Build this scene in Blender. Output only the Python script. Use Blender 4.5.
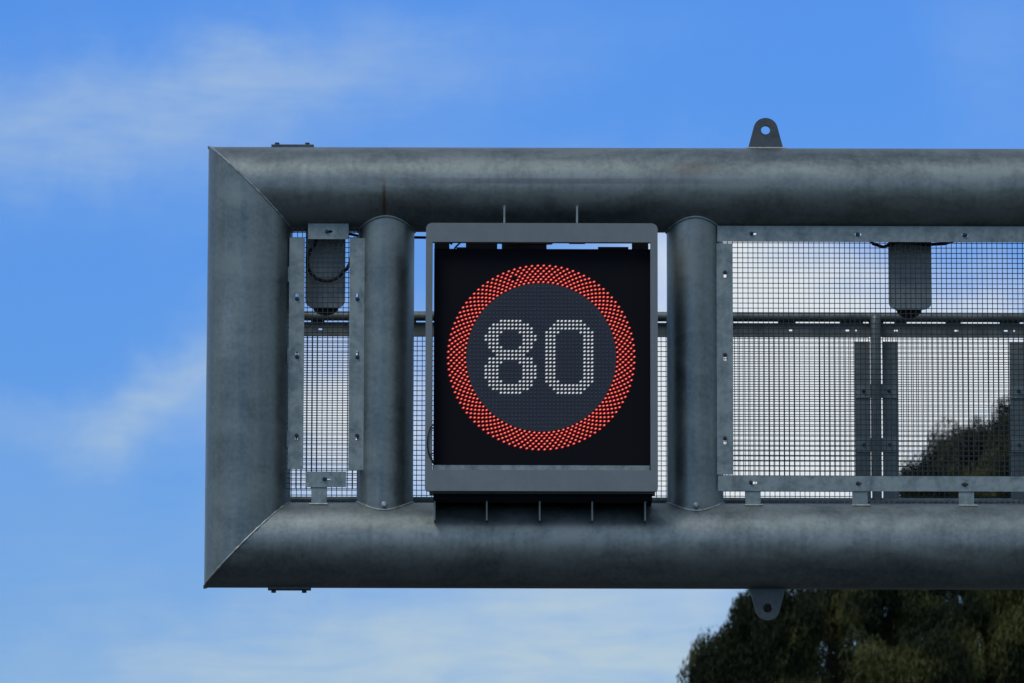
import bpy, bmesh, math, random
import numpy as np
from mathutils import Vector, Matrix, Euler
R = math.radians
random.seed(7); rng = np.random.default_rng(11)
scene = bpy.context.scene
for o in list(bpy.data.objects): bpy.data.objects.remove(o)

# ------------------------------------------------------------------ camera
FPX = 6000.0
cam_d = bpy.data.cameras.new('camera'); cam = bpy.data.objects.new('camera', cam_d)
scene.collection.objects.link(cam); scene.camera = cam
cam_d.sensor_width = 36.0; cam_d.lens = FPX * 36.0 / 1024.0
cam_d.clip_start = 0.5; cam_d.clip_end = 9000
CAM = Vector((0.0, -40.0, 1.6))
cam.location = CAM
MROT = Euler((R(90 + 9.0), 0, 0)).to_matrix() @ Matrix.Rotation(R(0.14), 3, 'Z')
cam.rotation_euler = MROT.to_euler()
cam_d.dof.use_dof = True; cam_d.dof.focus_distance = 40.3; cam_d.dof.aperture_fstop = 7.0

# ------------------------------------------------------------------ world
SUN_EL, SUN_AZ = 50.0, 220.0            # sun high behind the camera, a little left, veiled by thin cloud
w = bpy.data.worlds.new('World'); scene.world = w; w.use_nodes = True
nt = w.node_tree; N = nt.nodes; L = nt.links; N.clear()
def nn(t, **k):
    n = N.new(t)
    for a, b in k.items(): setattr(n, a, b)
    return n
def mth(op, a, b=None, c=None, clamp=False):
    n = nn('ShaderNodeMath', operation=op, use_clamp=clamp)
    for i, v in enumerate((a, b, c)):
        if v is None: continue
        if isinstance(v, (int, float)): n.inputs[i].default_value = v
        else: L.new(v, n.inputs[i])
    return n.outputs[0]
sky = nn('ShaderNodeTexSky'); sky.sky_type = 'NISHITA'; sky.sun_disc = False
sky.sun_elevation = R(SUN_EL); sky.sun_rotation = R(SUN_AZ)
sky.altitude = 3000; sky.air_density = 1.0; sky.dust_density = 0.0; sky.ozone_density = 4.0
tc = nn('ShaderNodeTexCoord'); sep = nn('ShaderNodeSeparateXYZ'); L.new(tc.outputs['Generated'], sep.inputs[0])
az = mth('MULTIPLY', mth('ARCTAN2', sep.outputs[0], sep.outputs[1]), 57.29578)      # degrees from north
el = mth('MULTIPLY', mth('ARCSINE', sep.outputs[2]), 57.29578)
comb = nn('ShaderNodeCombineXYZ'); L.new(az, comb.inputs[0]); L.new(el, comb.inputs[1])
def noise(vec_scale, scale, detail=5, rough=.55, dist=0.0, off=(0,0,0), rot=0.0):
    m = nn('ShaderNodeMapping'); m.inputs['Scale'].default_value = vec_scale; m.inputs['Location'].default_value = off
    m.inputs['Rotation'].default_value = (0, 0, rot)
    L.new(comb.outputs[0], m.inputs[0])
    n = nn('ShaderNodeTexNoise'); n.inputs['Scale'].default_value = scale; n.inputs['Detail'].default_value = detail
    n.inputs['Roughness'].default_value = rough; n.inputs['Distortion'].default_value = dist
    L.new(m.outputs[0], n.inputs['Vector']); return n.outputs[0]
wn = noise((1, 1.0, 1), .9, 6, .6, .3)
wn2 = noise((1, 1.0, 1), .9, 6, .6, .3, off=(31, 17, 0))
azw = mth('ADD', az, mth('MULTIPLY', mth('SUBTRACT', wn, .5), 1.6))
elw = mth('ADD', el, mth('MULTIPLY', mth('SUBTRACT', wn2, .5), 1.1))
def blob(a0, e0, sa, se, amp, rot=0.0):
    # a soft bank of thin cloud centred on azimuth a0, elevation e0 (degrees)
    c, s = math.cos(R(rot)), math.sin(R(rot))
    da = mth('SUBTRACT', azw, a0); de = mth('SUBTRACT', elw, e0)
    p = mth('DIVIDE', mth('ADD', mth('MULTIPLY', da, c), mth('MULTIPLY', de, s)), sa)
    q = mth('DIVIDE', mth('SUBTRACT', mth('MULTIPLY', de, c), mth('MULTIPLY', da, s)), se)
    r2 = mth('ADD', mth('MULTIPLY', p, p), mth('MULTIPLY', q, q))
    return mth('MULTIPLY', mth('EXPONENT', mth('MULTIPLY', r2, -1.0)), amp)
def pxa(x): return (x - 512) * .00955
def pye(y): return 9 + (341.5 - y) * .00955
CL = [  # px,py used only to read the azimuth/elevation off the photograph
    (60, 140, 2.6, .55, .44, 6), (290, 70, 2.4, .42, .32, 6), (440, 190, 2.0, .4, .26, 3),
    (168, 395, .85, .36, .52, 38), (60, 430, 1.6, .3, .26, 0), (20, 540, 2.6, .9, .12, 0),
    (430, 665, 4.0, .9, .74, 4), (660, 640, 2.6, .9, .34, 0), (40, 690, 3.0, .4, .08, 0),
    (1010, 60, .6, 1.0, .12, 0)]
WH = [(800, 410, 2.1, 1.05, 1.7, 0), (335, 420, .75, .8, .95, 0), (750, 265, 1.2, .55, .75, 0), (980, 370, 1.1, .5, .8, 0), (570, 470, 1.6, .7, .6, 0)]
def bank(lst):
    tot = None
    for (x, y, sa, se, am, ro) in lst:
        b = blob(pxa(x), pye(y), sa, se, am, ro)
        tot = b if tot is None else mth('ADD', tot, b)
    return tot
streak = noise((.5, 1.5, 1), 1.3, 7, .56, .5, rot=R(-14))
fil = noise((.35, 2.2, 1), 2.6, 8, .62, 1.0, off=(5, 9, 0), rot=R(-32))
veil = mth('MULTIPLY', bank(CL), mth('ADD', mth('MULTIPLY_ADD', streak, 1.15, -.08), mth('MULTIPLY', fil, .85)))
white = mth('MULTIPLY', bank(WH), mth('MULTIPLY_ADD', streak, .8, .55), clamp=True)
# a general broken deck of cloud over the rest of the dome
gm = nn('ShaderNodeTexNoise'); gm.inputs['Scale'].default_value = 2.4; gm.inputs['Detail'].default_value = 6
L.new(tc.outputs['Generated'], gm.inputs['Vector'])
ramp = nn('ShaderNodeMapRange'); ramp.inputs['From Min'].default_value = .42; ramp.inputs['From Max'].default_value = .62
L.new(gm.outputs[0], ramp.inputs[0])
far = nn('ShaderNodeMapRange'); far.inputs['From Min'].default_value = 8; far.inputs['From Max'].default_value = 25
L.new(mth('ABSOLUTE', mth('SUBTRACT', el, 9)), far.inputs[0])
far2 = nn('ShaderNodeMapRange'); far2.inputs['From Min'].default_value = 9; far2.inputs['From Max'].default_value = 30
L.new(mth('ABSOLUTE', az), far2.inputs[0])
g = mth('MULTIPLY', mth('MULTIPLY', ramp.outputs[0], .8), mth('MAXIMUM', far.outputs[0], far2.outputs[0]))
cover = mth('ADD', veil, 0.0, clamp=True)
white = mth('MAXIMUM', white, g)
tint = nn('ShaderNodeMix', data_type='RGBA', blend_type='MULTIPLY'); tint.inputs[0].default_value = 1.0
tm = nn('ShaderNodeMapRange'); tm.inputs['From Min'].default_value = 5.5; tm.inputs['From Max'].default_value = 12; L.new(el, tm.inputs[0])
tcol = nn('ShaderNodeMix', data_type='RGBA'); L.new(tm.outputs[0], tcol.inputs[0])      # humid air low down dulls the blue
tcol.inputs[6].default_value = (.64, .90, 1.13, 1); tcol.inputs[7].default_value = (.69, 1.21, 1.80, 1); L.new(tcol.outputs[2], tint.inputs[7])
L.new(sky.outputs[0], tint.inputs[6])
mix = nn('ShaderNodeMix', data_type='RGBA'); L.new(cover, mix.inputs[0]); L.new(tint.outputs[2], mix.inputs[6])
mix.inputs[7].default_value = (4.9, 6.4, 7.7, 1)                    # thin veil
mixw = nn('ShaderNodeMix', data_type='RGBA'); L.new(white, mixw.inputs[0]); L.new(mix.outputs[2], mixw.inputs[6])
mixw.inputs[7].default_value = (8.2, 8.9, 9.5, 1)                # thick sunlit cloud
bg = nn('ShaderNodeBackground'); L.new(mixw.outputs[2], bg.inputs[0]); bg.inputs[1].default_value = 0.09
out = nn('ShaderNodeOutputWorld'); L.new(bg.outputs[0], out.inputs[0])

sun_d = bpy.data.lights.new('sun', 'SUN'); sun_d.energy = 1.35; sun_d.angle = R(24); sun_d.color = (1, .975, .945)
sun = bpy.data.objects.new('sun', sun_d); scene.collection.objects.link(sun)
sd = Vector((math.sin(R(SUN_AZ)) * math.cos(R(SUN_EL)), math.cos(R(SUN_AZ)) * math.cos(R(SUN_EL)), math.sin(R(SUN_EL))))
sun.rotation_euler = sd.to_track_quat('Z', 'Y').to_euler(); sun.location = sd * 60
scene.view_settings.view_transform = 'Standard'; scene.view_settings.look = 'None'
scene.view_settings.exposure = 0.0; scene.view_settings.gamma = 1.0
scene.render.engine = 'CYCLES'; scene.cycles.max_bounces = 6

# ------------------------------------------------------------------ helpers
def P(px, py, Y):
    """world (x, z) of the point that stands at depth Y and is seen at this place in the photograph"""
    d = MROT @ Vector(((px - 512) / FPX, (341.5 - py) / FPX, -1.0))
    t = (Y - CAM.y) / d.y
    return CAM.x + d.x * t, CAM.z + d.z * t
def X(px, Y=0.0, py=341.5): return P(px, py, Y)[0]
def Z(py, Y=0.0, px=512): return P(px, py, Y)[1]

def link(name, bm, mat, parent=None, smooth=False):
    me = bpy.data.meshes.new(name); bm.normal_update(); bm.to_mesh(me); bm.free()
    for m in (mat if isinstance(mat, (list, tuple)) else [mat]): me.materials.append(m)
    if smooth:
        for p in me.polygons: p.use_smooth = True
        try: me.set_sharp_from_angle(angle=R(40))
        except Exception: pass
    o = bpy.data.objects.new(name, me); scene.collection.objects.link(o)
    if parent:
        o.parent = parent; o.location = -Vector(parent.location)
    return o
def tag(o, label=None, cat=None, group=None, kind=None):
    if label: o['label'] = label
    if cat: o['category'] = cat
    if group: o['group'] = group
    if kind: o['kind'] = kind
    return o
def thing(name, label, cat, loc, group=None):
    o = bpy.data.objects.new(name, None); scene.collection.objects.link(o); o.location = loc; o.empty_display_size = .1
    return tag(o, label, cat, group)
def box(bm, x0, x1, y0, y1, z0, z1, mi=0):
    vs = [bm.verts.new((x, y, z)) for x in (x0, x1) for y in (y0, y1) for z in (z0, z1)]
    for f in ((0,1,3,2), (4,6,7,5), (0,4,5,1), (2,3,7,6), (0,2,6,4), (1,5,7,3)):
        fc = bm.faces.new([vs[i] for i in f]); fc.material_index = mi
    return vs
def bevel_box(x0, x1, y0, y1, z0, z1, b=.004):
    bm = bmesh.new(); box(bm, min(x0,x1), max(x0,x1), min(y0,y1), max(y0,y1), min(z0,z1), max(z0,z1))
    bmesh.ops.recalc_face_normals(bm, faces=bm.faces)
    if b: bmesh.ops.bevel(bm, geom=list(bm.edges), offset=b, segments=2, affect='EDGES', profile=.5)
    return bm
def tube(bm, pts, r, seg=12, closed=False, caps=True):
    pts = [Vector(p) for p in pts]; n = len(pts); rings = []
    up = None
    for i, p in enumerate(pts):
        if closed: t = pts[(i + 1) % n] - pts[i - 1]
        else: t = pts[min(i + 1, n - 1)] - pts[max(i - 1, 0)]
        t.normalize()
        if up is None:
            up = Vector((0, 0, 1)) if abs(t.z) < .9 else Vector((1, 0, 0))
        a = t.cross(up).normalized(); b = a.cross(t).normalized(); up = b
        rr = r[i] if isinstance(r, (list, tuple)) else r
        rings.append([bm.verts.new(p + a * (math.cos(2*math.pi*k/seg) * rr) + b * (math.sin(2*math.pi*k/seg) * rr)) for k in range(seg)])
    m = n if closed else n - 1
    for i in range(m):
        A, B = rings[i], rings[(i + 1) % n]
        for k in range(seg): bm.faces.new((A[k], A[(k+1) % seg], B[(k+1) % seg], B[k]))
    if caps and not closed:
        bm.faces.new(list(reversed(rings[0]))); bm.faces.new(rings[-1])
def plate(outline, holes, y0, y1):
    """flat plate in the x-z plane with real holes through it"""
    bm = bmesh.new(); edges = []
    for loop in [outline] + holes:
        vs = [bm.verts.new((x, y0, z)) for x, z in loop]
        edges += [bm.edges.new((vs[i], vs[(i + 1) % len(vs)])) for i in range(len(vs))]
    bmesh.ops.triangle_fill(bm, use_beauty=True, use_dissolve=False, edges=edges)
    ext = bmesh.ops.extrude_face_region(bm, geom=list(bm.faces))
    bmesh.ops.translate(bm, vec=(0, y1 - y0, 0), verts=[v for v in ext['geom'] if isinstance(v, bmesh.types.BMVert)])
    bmesh.ops.recalc_face_normals(bm, faces=bm.faces)
    return bm
def rect(x0, z0, x1, z1): return [(x0, z0), (x1, z0), (x1, z1), (x0, z1)]
def circ(cx, cz, r, n=20, a0=0, a1=360, sx=1, sz=1):
    m = n if a1 - a0 == 360 else n + 1
    return [(cx + r*sx*math.cos(R(a0 + (a1-a0)*i/n)), cz + r*sz*math.sin(R(a0 + (a1-a0)*i/n))) for i in range(m)]
def slot(cx, cz, hw, hh):
    """rounded slot"""
    if hw > hh:
        d = hw - hh; return circ(cx + d, cz, hh, 6, -90, 90) + circ(cx - d, cz, hh, 6, 90, 270)
    d = hh - hw; return circ(cx, cz + d, hw, 6, 0, 180) + circ(cx, cz - d, hw, 6, 180, 360)
def bolt(cx, cz, y, parent, mat, r=.0115, name='bolt'):
    bm = bmesh.new()
    for (ra, ya, yb, n) in ((r * 1.25, y - .003, y + .012, 16), (r, y - .014, y - .003, 6), (r * .55, y - .020, y - .014, 10)):
        a = [bm.verts.new((cx + ra*math.cos(2*math.pi*k/n + .3), ya, cz + ra*math.sin(2*math.pi*k/n + .3))) for k in range(n)]
        b = [bm.verts.new((v.co.x, yb, v.co.z)) for v in a]
        for k in range(n): bm.faces.new((a[k], a[(k+1) % n], b[(k+1) % n], b[k]))
        bm.faces.new(a); bm.faces.new(list(reversed(b)))
    bmesh.ops.recalc_face_normals(bm, faces=bm.faces)
    return link(name, bm, mat, parent)

# ------------------------------------------------------------------ materials
def mat(name, col, rough=.6, metal=0.0, spec=.5):
    m = bpy.data.materials.new(name); m.use_nodes = True
    b = m.node_tree.nodes['Principled BSDF']
    b.inputs['Base Color'].default_value = (*col, 1); b.inputs['Roughness'].default_value = rough
    b.inputs['Metallic'].default_value = metal; b.inputs['Specular IOR Level'].default_value = spec
    return m
def steel(name, dark, light, rough=(.38, .58), metal=.6, scale=3.0, stretch=(1, 1, 1), bump=.15, stain=None, spangle=.8):
    """galvanised steel: cloudy zinc mottling, fine spangle, uneven gloss, faint bump"""
    dark = tuple(a*k for a, k in zip(dark, (.89, .935, .88))); light = tuple(a*k for a, k in zip(light, (.89, .935, .88)))
    m = mat(name, light, .5, metal); t = m.node_tree; b = t.nodes['Principled BSDF']; n = t.nodes; l = t.links
    tcn = n.new('ShaderNodeTexCoord'); mp = n.new('ShaderNodeMapping'); mp.inputs['Scale'].default_value = stretch
    l.new(tcn.outputs['Object'], mp.inputs[0])
    a = n.new('ShaderNodeTexNoise'); a.inputs['Scale'].default_value = scale; a.inputs['Detail'].default_value = 8; a.inputs['Roughness'].default_value = .62
    a.inputs['Distortion'].default_value = .5; l.new(mp.outputs[0], a.inputs['Vector'])
    c = n.new('ShaderNodeTexVoronoi'); c.inputs['Scale'].default_value = 38; l.new(tcn.outputs['Object'], c.inputs['Vector'])
    f = n.new('ShaderNodeTexNoise'); f.inputs['Scale'].default_value = 36; f.inputs['Detail'].default_value = 4; l.new(tcn.outputs['Object'], f.inputs['Vector'])
    r = n.new('ShaderNodeValToRGB'); r.color_ramp.elements[0].position = .32; r.color_ramp.elements[1].position = .68
    r.color_ramp.elements[0].color = (*dark, 1); r.color_ramp.elements[1].color = (*light, 1)
    ad = n.new('ShaderNodeMath'); ad.operation = 'MULTIPLY_ADD'; l.new(c.outputs['Color'], ad.inputs[0]); ad.inputs[1].default_value = .12 * spangle
    l.new(a.outputs[0], ad.inputs[2]); 
    ad2 = n.new('ShaderNodeMath'); ad2.operation = 'MULTIPLY_ADD'; l.new(f.outputs[0], ad2.inputs[0]); ad2.inputs[1].default_value = .30
    sb = n.new('ShaderNodeMath'); sb.operation = 'SUBTRACT'; l.new(ad.outputs[0], sb.inputs[0]); sb.inputs[1].default_value = .15
    l.new(sb.outputs[0], ad2.inputs[2])
    m2 = n.new('ShaderNodeMapping'); m2.inputs['Scale'].default_value = (20, 20, 1.3); l.new(tcn.outputs['Object'], m2.inputs[0])
    dr = n.new('ShaderNodeTexNoise'); dr.inputs['Scale'].default_value = 1.0; dr.inputs['Detail'].default_value = 5; l.new(m2.outputs[0], dr.inputs['Vector'])
    ad3 = n.new('ShaderNodeMath'); ad3.operation = 'MULTIPLY_ADD'; l.new(dr.outputs[0], ad3.inputs[0]); ad3.inputs[1].default_value = .34
    s3 = n.new('ShaderNodeMath'); s3.operation = 'SUBTRACT'; l.new(ad2.outputs[0], s3.inputs[0]); s3.inputs[1].default_value = .17
    l.new(s3.outputs[0], ad3.inputs[2]); l.new(ad3.outputs[0], r.inputs[0])
    colout = r.outputs[0]
    if stain:
        for (sx, sz, hx, hz, colr, amt) in stain:
            s = n.new('ShaderNodeSeparateXYZ'); l.new(tcn.outputs['Object'], s.inputs[0])
            def M(op, p, q):
                k = n.new('ShaderNodeMath'); k.operation = op
                for i, v in enumerate((p, q)):
                    if v is None: continue
                    if isinstance(v, (int, float)): k.inputs[i].default_value = v
                    else: l.new(v, k.inputs[i])
                return k.outputs[0]
            u = M('DIVIDE', M('SUBTRACT', s.outputs[0], sx), hx); v = M('DIVIDE', M('SUBTRACT', s.outputs[2], sz), hz)
            u4 = M('POWER', M('ABSOLUTE', u, None), 2.0); v4 = M('POWER', M('ABSOLUTE', v, None), 4.0)
            ms = M('MULTIPLY', M('EXPONENT', M('MULTIPLY', M('ADD', u4, v4), -1.0), None), amt)
            ms = M('MULTIPLY', ms, M('MULTIPLY', M('ADD', f.outputs[0], .1), 1.5))
            mx = n.new('ShaderNodeMix'); mx.data_type = 'RGBA'; l.new(ms, mx.inputs[0]); l.new(colout, mx.inputs[6]); mx.inputs[7].default_value = (*colr, 1)
            colout = mx.outputs[2]
    l.new(colout, b.inputs['Base Color'])
    mr = n.new('ShaderNodeMapRange'); mr.inputs['To Min'].default_value = rough[0]; mr.inputs['To Max'].default_value = rough[1]
    mr.inputs['From Min'].default_value = .3; mr.inputs['From Max'].default_value = .7
    l.new(a.outputs[0], mr.inputs[0]); l.new(mr.outputs[0], b.inputs['Roughness'])
    bp = n.new('ShaderNodeBump'); bp.inputs['Strength'].default_value = bump; bp.inputs['Distance'].default_value = .004
    l.new(f.outputs[0], bp.inputs['Height']); l.new(bp.outputs[0], b.inputs['Normal'])
    return m
RUST = (.11, .045, .02); GRIME = (.035, .035, .032); CHALK_AND_LIT = (.42, .43, .42)
Rc = 0.287; Rp = 0.190
ZT, ZB = Z(190), Z(545.7)                     # chord axes
XC = X(249, py=367)                           # end column axis
XP1, XP2 = X(385.6, py=367), X(695.0, py=367)     # inner posts
XE = 9.0
M_top = steel('galvanised_top_chord', (.135, .157, .155), (.255, .282, .275), rough=(.36, .52), metal=.68, stretch=(.6, 1, 1.3), scale=3.4,
              stain=[(XP1 - .01, ZT - .13, .012, .13, RUST, .9), (X(690), ZT + .10, .14, .05, RUST, .28), (XP1 - .01, ZT + .05, .05, .06, RUST, .15),
                     (X(560), ZT + .01, 1.2, .02, GRIME, .4)])
M_bot = steel('galvanised_bottom_chord', (.135, .157, .155), (.265, .292, .285), rough=(.36, .52), metal=.68, stretch=(.6, 1, 1.3), scale=3.0,
              stain=[(X(370), ZB + .10, .2, .04, RUST, .12), (X(330), ZB + .17, .3, .06, CHALK_AND_LIT, .22), (X(540), ZB + .13, .75, .03, RUST, .16),
                     (XP2 + .05, ZB + .10, .10, .10, CHALK_AND_LIT, .2), (X(210), ZB - .2, .2, .05, GRIME, .4)])
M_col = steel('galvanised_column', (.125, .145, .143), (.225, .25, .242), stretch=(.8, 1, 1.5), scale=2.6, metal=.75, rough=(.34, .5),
              stain=[(XC - .14, ZT - 1.0, .05, .2, CHALK_AND_LIT, .25)])  # pale patch paints the light on the column's left side into its colour
M_flat = steel('galvanised_flat_bar', (.14, .17, .17), (.29, .33, .33), scale=9, rough=(.42, .62), metal=.5, spangle=1.0)
M_fit = steel('galvanised_fixture', (.21, .24, .235), (.40, .43, .42), scale=12, rough=(.5, .7), metal=.4, spangle=1.0)
M_rail = steel('galvanised_railing', (.11, .13, .13), (.20, .23, .23), scale=8, rough=(.4, .6), metal=.5)
M_weld = steel('weld_metal', (.22, .23, .23), (.42, .43, .42), scale=30, rough=(.4, .6), metal=.6, bump=.6)
M_wire = mat('zinc_wire', (.035, .04, .043), .6, .3, .3)
M_bolt = mat('bolt_steel', (.05, .055, .06), .5, .7)
M_lug = steel('lug_steel', (.05, .06, .065), (.09, .10, .105), scale=12, metal=.4)
M_frame = steel('sign_frame_paint', (.155, .178, .19), (.185, .208, .22), scale=5, rough=(.55, .68), metal=.1, bump=.05, spangle=.2)
M_black = mat('matt_black_panel', (.005, .0055, .008), .8, 0, .12)
M_face = mat('display_face', (.022, .028, .038), .6, 0, .35)
M_lens = mat('unlit_lens', (.05, .065, .085), .35, 0, .5)
M_cable = mat('black_cable', (.012, .012, .013), .6, 0, .3)
M_dome = mat('black_dome', (.010, .011, .013), .35, 0, .5)
def emis(name, col, s):
    m = bpy.data.materials.new(name); m.use_nodes = True; b = m.node_tree.nodes['Principled BSDF']
    b.inputs['Base Color'].default_value = (.02, .02, .02, 1); b.inputs['Emission Color'].default_value = (*col, 1)
    b.inputs['Emission Strength'].default_value = s; return m
M_red = emis('red_led', (1, .022, .035), .62)
M_core = emis('red_led_core', (1, .46, .22), 1.1)
M_white = emis('white_led', (.82, .87, .95), .50)
M_wcore = emis('white_led_core', (.93, .97, 1), .82)

# ------------------------------------------------------------------ ground and road
def ground_mat(name, c1, c2, scale, rough=.9):
    m = mat(name, c1, rough, 0, .2); t = m.node_tree; b = t.nodes['Principled BSDF']
    tcn = t.nodes.new('ShaderNodeTexCoord'); a = t.nodes.new('ShaderNodeTexNoise'); a.inputs['Scale'].default_value = scale; a.inputs['Detail'].default_value = 8
    t.links.new(tcn.outputs['Object'], a.inputs['Vector']); r = t.nodes.new('ShaderNodeValToRGB')
    r.color_ramp.elements[0].color = (*c1, 1); r.color_ramp.elements[1].color = (*c2, 1); r.color_ramp.elements[0].position = .35; r.color_ramp.elements[1].position = .65
    t.links.new(a.outputs[0], r.inputs[0]); t.links.new(r.outputs[0], b.inputs['Base Color']); return m
def slab(name, x0, x1, y0, y1, z, m, label=None):
    bm = bmesh.new(); vs = [bm.verts.new(p) for p in ((x0,y0,z),(x1,y0,z),(x1,y1,z),(x0,y1,z))]; bm.faces.new(vs)
    return tag(link(name, bm, m), kind='structure')
slab('ground', -4000, 4000, -4000, 4000, 0, ground_mat('dry_grass', (.03, .04, .018), (.055, .06, .03), .3))
slab('road', -13, 5, -600, 600, .004, ground_mat('asphalt', (.04, .04, .042), (.055, .055, .056), 3))
bm = bmesh.new()
for lx in (-9.4, -5.8, -2.2, 1.4):
    for k in range(-30, 30):
        y = k * 12.0; vs = [bm.verts.new(p) for p in ((lx-.06,y,.008),(lx+.06,y,.008),(lx+.06,y+3,.008),(lx-.06,y+3,.008))]; bm.faces.new(vs)
for lx in (-12.6, 4.6):
    vs = [bm.verts.new(p) for p in ((lx-.06,-600,.008),(lx+.06,-600,.008),(lx+.06,600,.008),(lx-.06,600,.008))]; bm.faces.new(vs)
tag(link('road_marking', bm, mat('road_paint', (.7, .7, .68), .6)), kind='structure')

# ------------------------------------------------------------------ gantry
gantry = thing('overhead_gantry', 'large cantilever frame of mottled grey galvanised pipe with mitred corners over the road', 'gantry', (XE - .6, 0, 0))
def pipe_between(ax, r, p0, p1, cut0, cut1, seg=96, steps=1):
    """pipe along axis ax ('x' or 'z'); cut(a,b) gives how far the end is shifted for cross-section offset"""
    bm = bmesh.new(); rings = []
    for (p, cut) in ((p0, cut0), (p1, cut1)):
        ring = []
        for k in range(seg):
            t = 2*math.pi*k/seg; u, v = math.cos(t) * r, math.sin(t) * r
            if ax == 'x': ring.append(bm.verts.new((p[0] + cut(v), p[1] + u, p[2] + v)))
            else: ring.append(bm.verts.new((p[0] + u, p[1] + v, p[2] + cut(u))))
        rings.append(ring)
    for k in range(seg): bm.faces.new((rings[0][k], rings[0][(k+1) % seg], rings[1][(k+1) % seg], rings[1][k]))
    bm.faces.new(list(reversed(rings[0]))); bm.faces.new(rings[1])
    bmesh.ops.recalc_face_normals(bm, faces=bm.faces)
    return bm
# 45 degree mitres: top-left corner plane x - XC = -(z - ZT); bottom-left: x - XC = z - ZB
link('top_chord', pipe_between('x', Rc, (XC, 0, ZT), (XE, 0, ZT), lambda v: -v, lambda v: 0), M_top, gantry, True)
link('bottom_chord', pipe_between('x', Rc, (XC, 0, ZB), (XE, 0, ZB), lambda v: v, lambda v: 0), M_bot, gantry, True)
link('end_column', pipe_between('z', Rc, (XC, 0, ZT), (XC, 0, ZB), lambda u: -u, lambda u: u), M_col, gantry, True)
link('support_column', pipe_between('z', .40, (XE - .6, 0, 0), (XE - .6, 0, ZT + .5), lambda u: 0, lambda u: 0), M_col, gantry, True)
for (zc, sg) in ((ZT, -1), (ZB, 1)):
    bm = bmesh.new(); pts = []
    for k in range(120):
        t = 2*math.pi*k/120; v = math.cos(t) * Rc; pts.append((XC + sg * v, math.sin(t) * Rc, zc + v))
    tube(bm, pts, [.0068 + .0028*math.sin(k*1.7)*math.sin(k*.31) for k in range(120)], 8, closed=True)
    link('weld_seam', bm, M_weld, gantry, True)
for xp in (XP1, XP2):
    link('upright_post', pipe_between('z', Rp, (xp, 0, ZT), (xp, 0, ZB), lambda u: 0, lambda u: 0), M_col, gantry, True)
    for (zc, sg) in ((ZT, -1), (ZB, 1)):
        bm = bmesh.new(); pts = []
        for k in range(96):
            t = 2*math.pi*k/96; u, v = math.cos(t)*(Rp+.002), math.sin(t)*(Rp+.002); pts.append((xp + u, v, zc + sg*math.sqrt((Rc+.002)**2 - v*v)))
        tube(bm, pts, .0085 if zc == ZT else .008, 8, closed=True)
        link('weld_seam', bm, M_weld if zc == ZB else M_flat, gantry, True)
    # small drain boss at the foot
    bm = bmesh.new(); zf = ZB + math.sqrt(Rc**2 - Rp**2) + .035
    tube(bm, [(xp, -Rp + .01, zf + .004), (xp, -Rp - .014, zf), (xp, -Rp - .02, zf)], [.02, .02, .012], 12)
    link('drain_boss', bm, M_weld, gantry, True)
# lifting lugs
lx = X(765.5, py=130)
def lug(zbase, sgn, h):
    # tapering plate with rounded end and a pin hole
    zt = zbase + sgn * h; rr = .083; cz = zt - sgn * rr
    arc = circ(lx, cz, rr, 20, 18, 162)
    if sgn < 0: arc = [(x, 2*cz - z) for x, z in arc]
    out = [(lx + .123, zbase)] + arc + [(lx - .123, zbase)]
    return plate(out, [circ(lx, cz + sgn*.0, .031, 20)], -.016, .016)
link('lifting_lug', lug(ZT + Rc - .012, 1, Z(118.3) - Z(149) + .012 + .0), M_lug, gantry)
link('lifting_lug', lug(ZB - Rc + .012, -1, .225), M_lug, gantry)
bm = bmesh.new(); tube(bm, [(lx - .135, -.022, ZT + Rc + .002), (lx + .135, -.022, ZT + Rc + .002)], .008, 8); link('weld_seam', bm, M_weld, gantry, True)
# inspection cover plates with two nuts each
for (xa, xb, zc, sg) in ((271.5, 314, ZT + Rc, 1), (268, 311, ZB - Rc, -1)):
    x0, x1 = X(xa, py=147 if sg > 0 else 588), X(xb, py=147 if sg > 0 else 588)
    z0 = zc - sg*.012; z1 = zc + sg*.017
    c = link('cover_plate', bevel_box(x0, x1, -.04, .03, z0, z1, .003), M_lug, gantry)
    for xn in (x0 + .038, x1 - .045):
        bm = bmesh.new(); tube(bm, [(xn, 0, z1 - sg*.004), (xn, 0, z1 + sg*.017)], .018, 6); nb = link('nut', bm, M_bolt, None)
        nb.parent = c; nb.location = (0, 0, 0)

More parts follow.
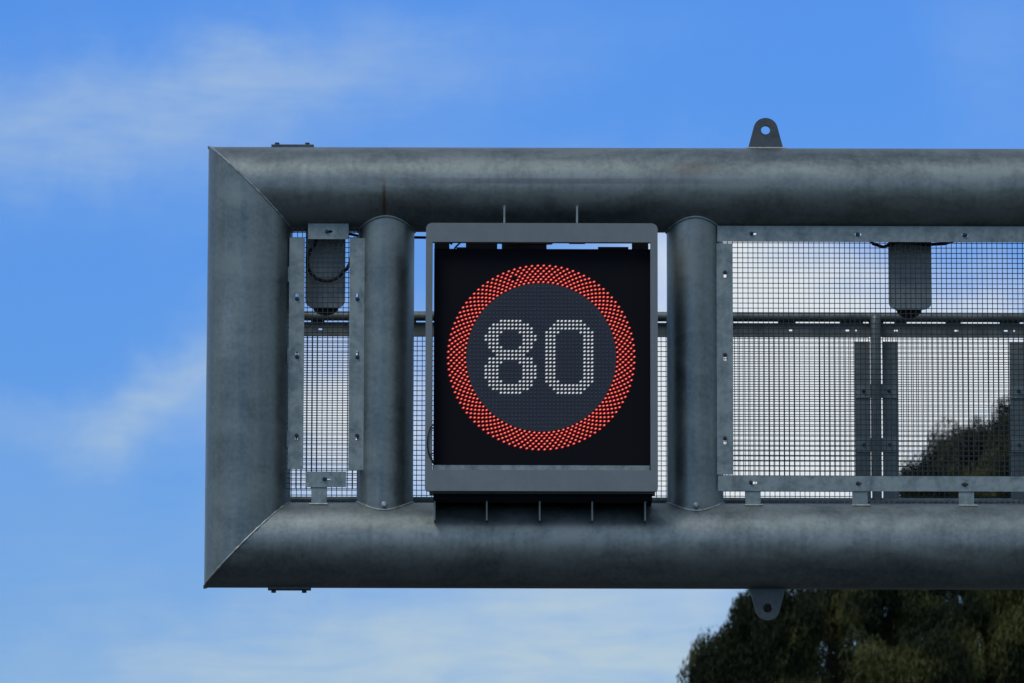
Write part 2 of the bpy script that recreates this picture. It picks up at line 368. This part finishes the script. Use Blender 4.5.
# ------------------------------------------------------------------ mesh screens on the front
WP, WR = .0345, .0024
def wire_mesh(x0, x1, z0, z1, y, r=WR):
    bm = bmesh.new()
    n = int(round((x1 - x0) / WP)); px_ = (x1 - x0) / n
    m = int(round((z1 - z0) / WP)); pz_ = (z1 - z0) / m
    for i in range(n + 1):
        x = x0 + i * px_ + random.uniform(-.0014, .0014); box(bm, x - r, x + r, y - r, y + r, z0, z1)
    for j in range(m + 1):
        z = z0 + j * pz_ + random.uniform(-.0014, .0014); box(bm, x0, x1, y + r + .0006, y + 3*r + .0006, z - r, z + r)
    bmesh.ops.recalc_face_normals(bm, faces=bm.faces)
    return bm
YF = -.125                                   # plane of the flat bars
def pr(x0, y0, x1, y1, Y): return rect(X(x0, Y, (y0+y1)/2), Z(y1, Y), X(x1, Y, (y0+y1)/2), Z(y0, Y))
def flat(x0, y0, x1, y1, parent, slots=(), name='flat_bar', Y=YF, th=.006, m=None):
    """flat bar; slots: (px, py, 'h'|'v', bolt offset px)"""
    hs = []; 
    for (sx, sy, o_, off) in slots:
        cx, cz = X(sx, Y, sy), Z(sy, Y)
        hs.append(slot(cx, cz, .023, .009) if o_ == 'h' else slot(cx, cz, .009, .023))
    o = link(name, plate(pr(x0, y0, x1, y1, Y), hs, Y, Y + th), m or M_flat, parent)
    for (sx, sy, o_, off) in slots:
        bx, bz = (sx + off, sy) if o_ == 'h' else (sx, sy + off)
        b = bolt(X(bx, Y, by := sy), Z(bz, Y), Y, None, M_bolt, r=.0112); b.parent = o; b.location = (0, 0, 0)
    return o
sc1 = thing('mesh_screen', 'narrow wire mesh screen bolted between the end column and the first post', 'mesh screen', (X(327), YF, ZB + Rc))
link('wire_mesh', wire_mesh(X(287), X(359), Z(489, -.11), Z(228, -.11), -.11), M_wire, sc1)
flat(288.6, 238, 304, 469.5, sc1, [(297, 297, 'v', 2.2), (297, 355, 'v', 2.2), (296.5, 438, 'v', -2)])
flat(349, 238.5, 364.5, 470.5, sc1, [(357.5, 297, 'v', 2.4), (357.5, 355, 'v', 2.4), (357, 438, 'v', -2)])
flat(308, 224, 348.5, 239.5, sc1, [(329, 232, 'h', -2)], 'top_tab', Y=YF - .008)
flat(305.5, 472, 346, 487.5, sc1, [(327, 479.5, 'h', -2.6)], 'bottom_tab', Y=YF - .008)
link('stem', bevel_box(X(312.5, YF), X(328, YF), YF, YF + .03, ZB + .255, Z(487.6, YF), .002), M_flat, sc1)
bm = bmesh.new(); tube(bm, [(X(311), YF - .004, ZB + .262), (X(329.5), YF - .004, ZB + .262)], .0075, 8); link('weld_seam', bm, M_weld, sc1, True)

sc2 = thing('mesh_screen', 'long wire mesh screen bolted to the right of the second post', 'mesh screen', (X(870), YF, ZB + Rc))
XR = X(1190)
link('wire_mesh', wire_mesh(X(722), XR, Z(480, -.11), Z(232, -.11), -.11), M_wire, sc2)
flat(717.3, 225.3, 1190, 241, sc2, [(753, 233, 'h', -1.5), (858, 233.5, 'h', -.5), (965, 234, 'h', -.5), (1071, 234, 'h', 0), (1177, 234, 'h', 0)], 'top_flat_bar', Y=YF - .008)
flat(716.4, 243, 733, 474, sc2, [(725, 274.5, 'v', -2.6), (725, 357, 'v', -2.6), (725, 440.5, 'v', -2.6)])
flat(718, 475.2, 1190, 490.3, sc2, [(753.5, 482, 'h', -2.5), (858.5, 482.7, 'h', -.5), (965, 483.5, 'h', -.5), (1071, 483.5, 'h', 0), (1177, 483.5, 'h', 0)], 'bottom_flat_bar', Y=YF - .008)
for sx in (752.5, 859, 965, 1071):
    link('stem', bevel_box(X(sx - 7.6, YF), X(sx + 7.6, YF), YF, YF + .03, ZB + .255, Z(490.4, YF), .002), M_flat, sc2)
    bm = bmesh.new(); tube(bm, [(X(sx - 9), YF - .004, ZB + .262), (X(sx + 9), YF - .004, ZB + .262)], .0075, 8); link('weld_seam', bm, M_weld, sc2, True)
for sy in (275, 357, 440):                   # fixing tabs on the posts, behind the vertical bars
    for (s, xa, xb) in ((sc2, 714, 722), (sc1, 287, 294), (sc1, 361, 366.5)):
        link('fixing_tab', bevel_box(X(xa), X(xb), YF + .008, YF + .02, Z(sy + 7, YF), Z(sy - 8, YF), .001), M_flat, s)

# ------------------------------------------------------------------ railing and walkway behind
YB = 1.25
rail = thing('walkway_railing', 'grey pipe handrail with bolted mesh infill panels behind the gantry pipes', 'railing', (X(540, YB), YB, Z(525, YB)))
bm = bmesh.new(); tube(bm, [(X(232, YB), YB, Z(316.3, YB)), (XE - .9, YB, Z(316.3, YB))], .034, 24); link('handrail', bm, M_rail, rail, True)
posts = [250, 385, 540, 698, 876, 1031, 1186]
for pxp in posts:
    bm = bmesh.new(); x = X(pxp, YB, 420); zt = Z(316.3, YB)
    tube(bm, [(x, YB - .02, Z(524, YB)), (x, YB - .055, Z(500, YB)), (x, YB - .06, zt - .06), (x, YB - .058, zt - .03), (x, YB - .05, zt - .012), (x, YB - .03, zt - .004), (x, YB, zt - .004)],
         [.034, .034, .034, .034, .034, .031, .022], 16)
    link('post', bm, M_rail, rail, True)
def back_panel(a, b):
    xa, xb = X(a + 7, YB), X(b - 7, YB); zt, zb = Z(335.5, YB), Z(500.3, YB)
    y = YB + .02
    link('wire_mesh', wire_mesh(xa, xb, zb + .004, zt, y + .014), M_wire, rail)
    w_ = b - a
    link('toe_board', bevel_box(xa - .03, xb + .03, y + .008, y + .012, Z(514, YB), Z(500.8, YB), 0), M_lug, rail)
    hs = [slot(X(a + f * w_, YB), Z(329.3, YB), .014, .006) for f in (.13, .52, .84)] + [circ(X(a + .86*w_ + 5, YB), Z(329.3, YB), .007, 10)]
    link('top_rail', plate(rect(xa - .02, Z(335.8, YB), xb + .02, Z(322.1, YB)), hs, y - .006, y), M_rail, rail)
    for f0, f1 in ((-.0, .05), (.12, .2), (.45, .55), (.80, .93), (.96, 1.0)):
        link('clip', bevel_box(X(a + f0*w_, YB), X(a + f1*w_, YB), y - .008, y + .01, Z(323.5, YB), Z(319, YB), 0), M_rail, rail)
    link('bottom_rail', bevel_box(xa - .03, xb + .03, y - .006, y + .03, Z(500.6, YB), Z(496.8, YB), 0), M_flat, rail)
    for (u0, u1) in ((a + 6.2, a + 22), (b - 21.5, b - 5.9)):
        pl = link('side_plate', bevel_box(X(u0, YB), X(u1, YB), y - .008, y - .001, Z(497, YB), Z(340.3, YB), .001), M_rail, rail)
        for sy in (390, 444):
            s0 = (u0 + 1, u1 + 3) if u0 > (a + b)/2 else (u0 - 3, u1 - 1)
            t = link('fixing_tab', bevel_box(X(s0[0], YB), X(s0[1], YB), y - .020, y - .009, Z(sy + 7, YB), Z(sy - 7, YB), .001), M_flat, None)
            t.parent = pl; t.location = (0, 0, 0)
            bb = bolt(X((u0+u1)/2 + (1 if u0 > (a+b)/2 else -1), YB), Z(sy, YB), y - .020, None, M_bolt, .011); bb.parent = pl; bb.location = (0, 0, 0)
for i in range(len(posts) - 1): back_panel(posts[i], posts[i+1])

deck = thing('walkway_grating', 'open steel walkway grating just visible above the lower pipe', 'walkway', (X(540, .7), .7, Z(504, .3)))
zt = Z(500.0, .32); hs = []; xx = X(262, .32)
while xx < X(1180, .32): hs.append(slot(xx, zt - .010, .011, .0045)); xx += .0375
link('edge_bar', plate(rect(X(255, .32), zt - .05, X(1190, .32), zt), hs, .30, .306), M_rail, deck)
bm = bmesh.new(); x = X(256, .32)
while x < X(1188, .32): box(bm, x, x + .004, .31, 1.16, zt - .055, zt - .022); x += .0375
y = .36
while y < 1.16: box(bm, X(256, .32), X(1188, .32), y, y + .005, zt - .054, zt - .030); y += .10
link('grating', bm, M_rail, deck)
link('edge_bar', bevel_box(X(255, .32), X(1190, .32), 1.165, 1.172, zt - .08, zt + .0, 0), M_rail, deck)

# ------------------------------------------------------------------ hanging fixtures with dark domes behind the mesh
def fixture(pxl, pxr, pyt, pyb, pydome, label, ringcable):
    Yf = .08
    t = thing('hanging_fixture', label, 'fixture', (X((pxl+pxr)/2, Yf), Yf, Z(pyt, Yf)), 'fixtures hung under the upper pipe')
    x0, x1, z0, z1 = X(pxl, Yf), X(pxr, Yf), Z(pyb, Yf), Z(pyt, Yf)
    c = .055
    out = [(x1, z1), (x0, z1)] + [(x0 + c - c*math.cos(R(a)), z0 + c*.9 - c*.9*math.sin(R(a))) for a in range(0, 91, 15)] + \
          [(x1 - c + c*math.sin(R(a)), z0 + c*.9 - c*.9*math.cos(R(a))) for a in range(0, 91, 15)]
    link('bracket_plate', plate(out, [], Yf, Yf + .012), M_fit, t)
    bm = bmesh.new(); cx = (x0 + x1)/2; n = 24; prev = None; zr = z0 + .012; zd = Z(pydome, Yf)
    prof = [(.10, zr + .05), (.10, zr + .012), (.086, zr), (.08, zr - (zr-zd)*.35), (.055, zr - (zr-zd)*.75), (.025, zd), (.001, zd)]
    for (r, z) in prof:
        ring = [bm.verts.new((cx + r*math.cos(2*math.pi*k/n), Yf + .115 + r*math.sin(2*math.pi*k/n), z)) for k in range(n)]
        if prev:
            for k in range(n): bm.faces.new((prev[k], prev[(k+1) % n], ring[(k+1) % n], ring[k]))
        else: bm.faces.new(ring)
        prev = ring
    bm.faces.new(list(reversed(prev))); bmesh.ops.recalc_face_normals(bm, faces=bm.faces)
    link('dome', bm, M_dome, t, True)
    link('top_arm', bevel_box(cx - .05, cx + .05, Yf + .013, Yf + .16, z1 - .03, z1 - .015, .002), M_fit, t)
    bm = bmesh.new()
    tube(bm, [(X(a, .02), .02 if ringcable else Yf + .1, Z(b, .02)) for a, b in ringcable or []], .0115, 10)
    link('cable', bm, M_cable, t, True)
    return t
arc = [(326 + 19.5*math.cos(R(a)) , 261.5 - 20*math.sin(R(a))) for a in range(110, 331, 10)]
arc += [(346, 270), (349, 264), (351, 255)]
fixture(305, 344.8, 222, 308, 313, 'grey rounded plate and dark dome with a black cable loop, behind the narrow mesh', [(340, 226), (326, 229), (316, 238)] + arc[2:])
fixture(889, 932, 226, 308.5, 314.5, 'grey rounded plate and dark dome seen behind the long mesh screen', 
        [(868, 236), (874, 243), (884, 246.2), (890, 243.8), (900, 241), (930, 243.5), (946, 242.5), (960, 238), (968, 233)])
# feed cable along the underside of the top chord
bm = bmesh.new(); tube(bm, [(X(a, .25), .25 , Z(b, .25)) for a, b in ((340, 233), (352, 235), (362, 237.5), (385, 237.5), (412, 237.6), (428, 237.8), (445, 240), (452, 244))], .0095, 10)
tag(link('feed_cable', bm, M_cable, None, True), 'black cable running under the upper pipe between narrow mesh and sign', 'cable')

# ------------------------------------------------------------------ speed sign
YS = -.46                                    # front of the sign frame
sign = thing('speed_limit_sign', 'square electronic sign showing 80 in white dots inside a red ring', 'sign', (X(541), YS, Z(500, YS)))
def sb(name, x0, y0, x1, y1, Ya, Yb, m, b=.004, parent=sign, pyx=None):
    py = pyx or (y0+y1)/2
    return link(name, bevel_box(X(x0, Ya, 341.5), X(x1, Ya, 341.5), Ya, Yb, Z(y1, Ya), Z(y0, Ya), b), m, parent)
# hood frame: outer shape with chamfered corners, front flange + outer returns
x0, x1, z0, z1 = X(425.5, YS), X(657.8, YS), Z(491, YS), Z(223, YS)
ch = .034
outer = [(x0 + ch, z1), (x0 + ch*.3, z1 - ch*.35), (x0, z1 - ch), (x0, z0 + .02), (x0 + .006, z0 + .006), (x0 + .02, z0), (x1 - .02, z0), (x1 - .006, z0 + .006), (x1, z0 + .02), (x1, z1 - ch), (x1 - ch*.3, z1 - ch*.35), (x1 - ch, z1)]
inner = rect(X(432.2, YS), Z(470, YS), X(650.5, YS), Z(242, YS))
bm = plate(outer, [inner], YS, YS + .05)
fr = link('frame', bm, M_frame, sign)
# side returns of the hood and the sloping lip at the bottom
for (a, b) in ((426.3, 428.0), (655.2, 656.8)): sb('side_return', a, 232, b, 488, YS + .051, YS + .14, M_frame, .002)
bm = bmesh.new()
box(bm, X(433, YS), X(649.5, YS), YS + .02, YS + .05, Z(470.0, YS), Z(464.8, YS)); bmesh.ops.recalc_face_normals(bm, faces=bm.faces)
link('bottom_lip', bm, M_flat, sign)
# cabinet with the black front
YC = YS + .09
cab = sb('cabinet', 433.8, 248.8, 651.5, 467, YC, YC + .20, M_black, .003)
# support brackets showing in the gap over the cabinet
YT = YC + .10
for (a, b, c_, d) in ((434, 449, 241, 253), (465.5, 497, 240, 253), (501.5, 546.5, 240, 253), (598, 628.5, 246.6, 253), (632, 648.5, 241, 253), (456, 466, 247.3, 253)):
    sb('cabinet_bracket', a, c_, b, d, YT, YT + .05, M_black, .001)
for (a, c_, b, d) in ((437, 243, 439, 246), (640, 243.2, 641.2, 246),): pass
bm = bmesh.new(); tube(bm, [(X(a, YC), YC + .02, Z(b, YC)) for a, b in ((452, 252), (455, 247), (459, 243), (463, 240))], .006, 8); link('cable', bm, M_cable, sign, True)
bm = bmesh.new(); tube(bm, [(X(a, YC), YC + .02, Z(b, YC)) for a, b in ((505, 246), (520, 243), (540, 243.6), (551, 243.2), (556, 240))], .006, 8); link('cable', bm, M_cable, sign, True)
bm = bmesh.new(); tube(bm, [(X(a, YS), YS + .055 if 425 < a < 434 else YS + .2, Z(b, YS)) for a, b in ((435, 424), (432.6, 427), (429.5, 434), (428.3, 444), (429, 453), (432, 460), (435.5, 462))], .0052, 8); link('cable', bm, M_cable, sign, True)
bm = bmesh.new(); tube(bm, [(X(a, YS - .01), YS - .012, Z(b, YS)) for a, b in ((434, 424.5), (431, 428), (428.4, 436), (427.8, 445), (429, 454), (432, 460), (434.5, 462))], .0045, 8); link('cable', bm, M_cable, sign, True)
bm = bmesh.new(); tube(bm, [(X(a, YS - .01), YS - .012, Z(b, YS)) for a, b in ((434, 453.5), (431, 454.5), (430, 457), (433, 459.5))], .0045, 8); link('cable', bm, M_cable, sign, True)
# base pan under the frame
sb('base_pan', 434, 493.2, 652, 500.4, YS + .08, -.08, M_black, .003)
sb('base_strip', 430, 491.4, 655, 493.6, YS + .07, YS + .16, M_frame, .001)
sb('base_edge', 436, 500.2, 648, 501.6, YS + .12, YS + .126, M_lug, 0)
# gusset fins carrying the sign
for fx in (504, 577): sb('support_fin', fx - .9, 205.5, fx + .9, 224, YS + .06, -.20, M_flat, 0)
for fx in (435.3, 487.3, 540, 592.3, 645): sb('support_fin', fx - .8, 499.5, fx + .8, 520.3, YS + .10, -.16, M_rail, 0)
for fx in (504, 577): sb('hanger', fx - 8, 236, fx + 8, 243, YS + .052, YS + .09, M_black, 0)
# display: face disc, unlit lenses, ring and figures
YD = YC - .004; PXM = abs(X(542, YD) - X(541, YD)); PZM = abs(Z(356, YD) - Z(357, YD))
cx, cz = X(541.2, YD, 357), Z(357.2, YD)
bm = bmesh.new(); vs = [bm.verts.new((cx + 75.0*PXM*math.cos(2*math.pi*k/96), YC - .003, cz + 75.0*PXM*math.sin(2*math.pi*k/96))) for k in range(96)]; bm.faces.new(vs)
ext = bmesh.ops.extrude_face_region(bm, geom=list(bm.faces)); bmesh.ops.translate(bm, vec=(0, .004, 0), verts=[v for v in ext['geom'] if isinstance(v, bmesh.types.BMVert)])
bmesh.ops.recalc_face_normals(bm, faces=bm.faces)
link('display_face', bm, M_face, sign)
def dot(bm, x, z, y, ax, az_, h, tilt=0, mi=0, n=10):
    ct, st = math.cos(tilt), math.sin(tilt)
    def ring(s, yy): return [bm.verts.new((x + s*(ax*math.cos(2*math.pi*k/n)*ct - az_*math.sin(2*math.pi*k/n)*st), yy, z + s*(ax*math.cos(2*math.pi*k/n)*st + az_*math.sin(2*math.pi*k/n)*ct))) for k in range(n)]
    a = ring(1, y); b = ring(.75, y - h); 
    for k in range(n): f = bm.faces.new((a[k], a[(k+1) % n], b[(k+1) % n], b[k])); f.material_index = mi
    f = bm.faces.new(b); f.material_index = mi
pitch = 3.795 * PXM; pz = 3.78 * PZM
gx0, gz0 = X(485.8, YD, 357), Z(320.9, YD)
EIGHT = [(4,9),(2,11),(1,12),(1,4,9,12),(0,3,10,13),(0,3,10,13),(1,3,10,12),(1,4,9,12),(2,11),(3,10),(1,12),(1,4,9,12),(0,3,10,13),(0,3,10,13),(0,3,10,13),(0,3,10,13),(1,4,9,12),(1,12),(2,11),(4,9)]
ZERO = [(3,9),(2,10),(1,11),(0,3,9,12)] + [(0,2,10,12)]*12 + [(0,3,9,12),(1,11),(2,10),(3,9)]
lit = set()
for rows, c0 in ((EIGHT, 0), (ZERO, 16)):
    bm = bmesh.new()
    for r, sp in enumerate(rows):
        for a, b in zip(sp[::2], sp[1::2]):
            for c in range(a, b + 1):
                lit.add((c + c0, r)); x = gx0 + (c + c0)*pitch; z = gz0 - r*pz
                dot(bm, x, z, YC - .004, 1.42*PXM, .98*PXM, .004, R(25), 0)
                dot(bm, x + .1*PXM, z + .1*PXM, YC - .0085, .8*PXM, .52*PXM, .001, R(25), 1)
    bmesh.ops.recalc_face_normals(bm, faces=bm.faces)
    link('digit', bm, [M_white, M_wcore], sign)
bm = bmesh.new()
for c in range(-24, 54):
    for r in range(-30, 50):
        x = gx0 + c*pitch; z = gz0 - r*pz; d = math.hypot(x - cx, z - cz) / PXM
        if d < 72.0 and (c, r) not in lit: dot(bm, x, z, YC - .004, 1.0*PXM, .85*PXM, .003, 0, 0, 6)
bmesh.ops.recalc_face_normals(bm, faces=bm.faces)
tag(link('unlit_lenses', bm, M_lens, sign), kind='stuff')
bm = bmesh.new(); NR = 98
for i in range(7):
    r = (93.0 - 2.78*i)*PXM
    for k in range(NR):
        t = 2*math.pi*(k + (.5 if i % 2 else 0) + .1)/NR
        x = cx + r*math.cos(t); z = cz + r*math.sin(t)
        if math.hypot((x - X(515.3, YD, 357))/PXM, (z - Z(279, YD))/PXM) < 1.8: continue
        dot(bm, x, z, YC - .001, 1.62*PXM, 1.08*PXM, .004, R(22), 0)
        dot(bm, x + .1*PXM, z + .1*PXM, YC - .0055, .66*PXM, .42*PXM, .001, R(22), 1)
bmesh.ops.recalc_face_normals(bm, faces=bm.faces)
link('red_ring', bm, [M_red, M_core], sign)

# ------------------------------------------------------------------ trees
M_bark = ground_mat('bark', (.035, .028, .022), (.06, .052, .045), 6)
def leaf_mat(name, c1, c2):
    m = mat(name, c1, .8, 0, .08); t = m.node_tree; b = t.nodes['Principled BSDF']
    at_ = t.nodes.new('ShaderNodeTexCoord'); a = t.nodes.new('ShaderNodeTexNoise'); a.inputs['Scale'].default_value = .9; a.inputs['Detail'].default_value = 3
    t.links.new(at_.outputs['Object'], a.inputs['Vector']); r = t.nodes.new('ShaderNodeValToRGB')
    r.color_ramp.elements[0].color = (*c1, 1); r.color_ramp.elements[1].color = (*c2, 1); r.color_ramp.elements[0].position = .44; r.color_ramp.elements[1].position = .57
    t.links.new(a.outputs[0], r.inputs[0]); t.links.new(r.outputs[0], b.inputs['Base Color']); return m
M_leaf = leaf_mat('eucalypt_leaf', (.018, .025, .012), (.085, .092, .029))
def tree(name, base, lobes, label, cat, leaves_per=760, spread=.42):
    """trunk and limbs reaching each leaf mass; every mass is a spray of drooping leaf clusters"""
    bx, by = base; t = thing(name, label, cat, (bx, by, 0), 'trees beyond the gantry')
    bm = bmesh.new(); fork = 4.5
    top = max(l[2] for l in lobes)
    tube(bm, [(bx, by, 0), (bx + .1, by, 1.5), (bx - .05, by + .1, 3), (bx + .1, by, fork)], [.34, .27, .24, .21], 12)
    V = []; 
    for (lx_, ly_, lz_, rx, ry, rz, n) in lobes:
        s = Vector((bx + .1, by, fork - .3)); e = Vector((lx_, ly_, lz_)); m1 = s.lerp(e, .4) + Vector((0, 0, .5)); m2 = s.lerp(e, .75) + Vector((random.uniform(-.2, .2), 0, .2))
        tube(bm, [s, m1, m2, e], [.15, .10, .06, .025], 8)
        for i in range(n):
            # cluster centre inside the lobe, denser to its outside
            d = rng.normal(size=3); d /= np.linalg.norm(d); q = rng.uniform(.35, 1.0) ** .6
            c = np.array((lx_, ly_, lz_)) + d * q * np.array((rx, ry, rz))
            if i % 6 == 0: tube(bm, [e, e.lerp(Vector(c), .5) + Vector((0, 0, .08)), Vector(c)], [.022, .014, .006], 5)
            k = int(leaves_per * rng.uniform(.6, 1.2)); sp = spread * rng.uniform(.7, 1.2)
            g3 = rng.normal(size=(k, 3)); g3 *= (np.minimum(1.7, np.linalg.norm(g3, axis=1)) / np.linalg.norm(g3, axis=1))[:, None]
            p = c + g3 * np.array((sp*.42, sp*.42, sp*.5))
            p[:, 2] -= np.abs(rng.normal(size=k)) * sp * .35
            V.append(p)
    link('trunk', bm, M_bark, t, True)
    p = np.concatenate(V); n = len(p)
    ang = rng.uniform(0, 2*np.pi, n); ln = rng.uniform(.08, .17, n); wd = rng.uniform(.007, .013, n)
    dn = np.stack([rng.normal(size=n)*.45, rng.normal(size=n)*.45, -np.ones(n)], 1); dn /= np.linalg.norm(dn, axis=1)[:, None]
    sd_ = np.stack([np.cos(ang), np.sin(ang), np.zeros(n)], 1)
    verts = np.empty((n, 4, 3)); verts[:, 0] = p; verts[:, 1] = p + dn*ln[:, None]*.5 + sd_*wd[:, None]; verts[:, 2] = p + dn*ln[:, None]; verts[:, 3] = p + dn*ln[:, None]*.5 - sd_*wd[:, None]
    me = bpy.data.meshes.new('crown'); me.vertices.add(n*4); me.vertices.foreach_set('co', verts.ravel())
    me.loops.add(n*4); me.loops.foreach_set('vertex_index', np.arange(n*4)); me.polygons.add(n)
    me.polygons.foreach_set('loop_start', np.arange(0, n*4, 4)); me.update(); me.validate(); me.materials.append(M_leaf)
    o = bpy.data.objects.new('crown', me); scene.collection.objects.link(o); o.parent = t; o.location = (-bx, -by, 0)
    return t
YTR = 62.0
def lobe(px, py, dy, rpx, rpy, n, ry=None):
    x, z = P(px, py, YTR + dy); s = (X(513, YTR) - X(512, YTR)); return (x, YTR + dy, z, rpx*s, ry or rpx*s*.8, rpy*s, n)
T1 = [lobe(872, 662, -1, 16, 24, 8), lobe(803, 652, .4, 14, 12, 5), lobe(715, 662, 0, 22, 22, 14), lobe(735, 690, 0, 34, 34, 18), lobe(752, 632, .3, 26, 26, 18), lobe(778, 606, -.3, 38, 26, 22), lobe(770, 665, 0, 38, 30, 18), lobe(790, 700, 0, 50, 30, 18),
      lobe(830, 610, .5, 34, 40, 22), lobe(868, 590, 0, 32, 36, 17), lobe(845, 656, .6, 24, 20, 6), lobe(893, 642, .5, 22, 28, 8), lobe(760, 770, 0, 60, 50, 14), lobe(850, 780, 0, 80, 50, 18)]
tree('gum_tree', (X(830, YTR), YTR), T1, 'dark drooping gum tree whose crown shows left, around the lower lifting lug', 'tree')
T2 = [lobe(905, 598, .5, 22, 24, 9), lobe(1004, 600, .5, 24, 24, 10), lobe(1022, 570, 0, 26, 26, 10), lobe(915, 560, .5, 34, 30, 12), lobe(1010, 640, 0, 22, 26, 12), lobe(1060, 655, 0, 34, 40, 18), lobe(984, 434, 1, 9, 10, 2), lobe(946, 440, 1, 8, 8, 2), lobe(940, 460, 1, 12, 10, 4), lobe(914, 476, 1, 9, 8, 3), lobe(1012, 411, 1, 10, 8, 3), lobe(1095, 470, 1, 66, 80, 56), lobe(1025, 510, 1.5, 38, 44, 36), lobe(928, 482, 1, 22, 18, 16), lobe(966, 450, 1.6, 13, 18, 8), lobe(965, 500, 1, 34, 24, 22), lobe(1008, 438, 1, 13, 16, 7), lobe(1066, 418, 1, 40, 34, 20), lobe(1000, 465, 1, 20, 20, 9),
      lobe(955, 592, 0, 48, 46, 24), lobe(1045, 600, 0, 40, 50, 24), lobe(935, 650, -.6, 40, 38, 22), lobe(1000, 672, 1, 34, 28, 9), lobe(900, 690, .5, 40, 34, 18), lobe(1100, 680, 1, 70, 80, 30), lobe(990, 780, 1, 90, 50, 22)]
tree('gum_tree', (X(1035, YTR + 1), YTR + 1), T2, 'taller gum tree at the right edge rising behind the mesh screen', 'tree')
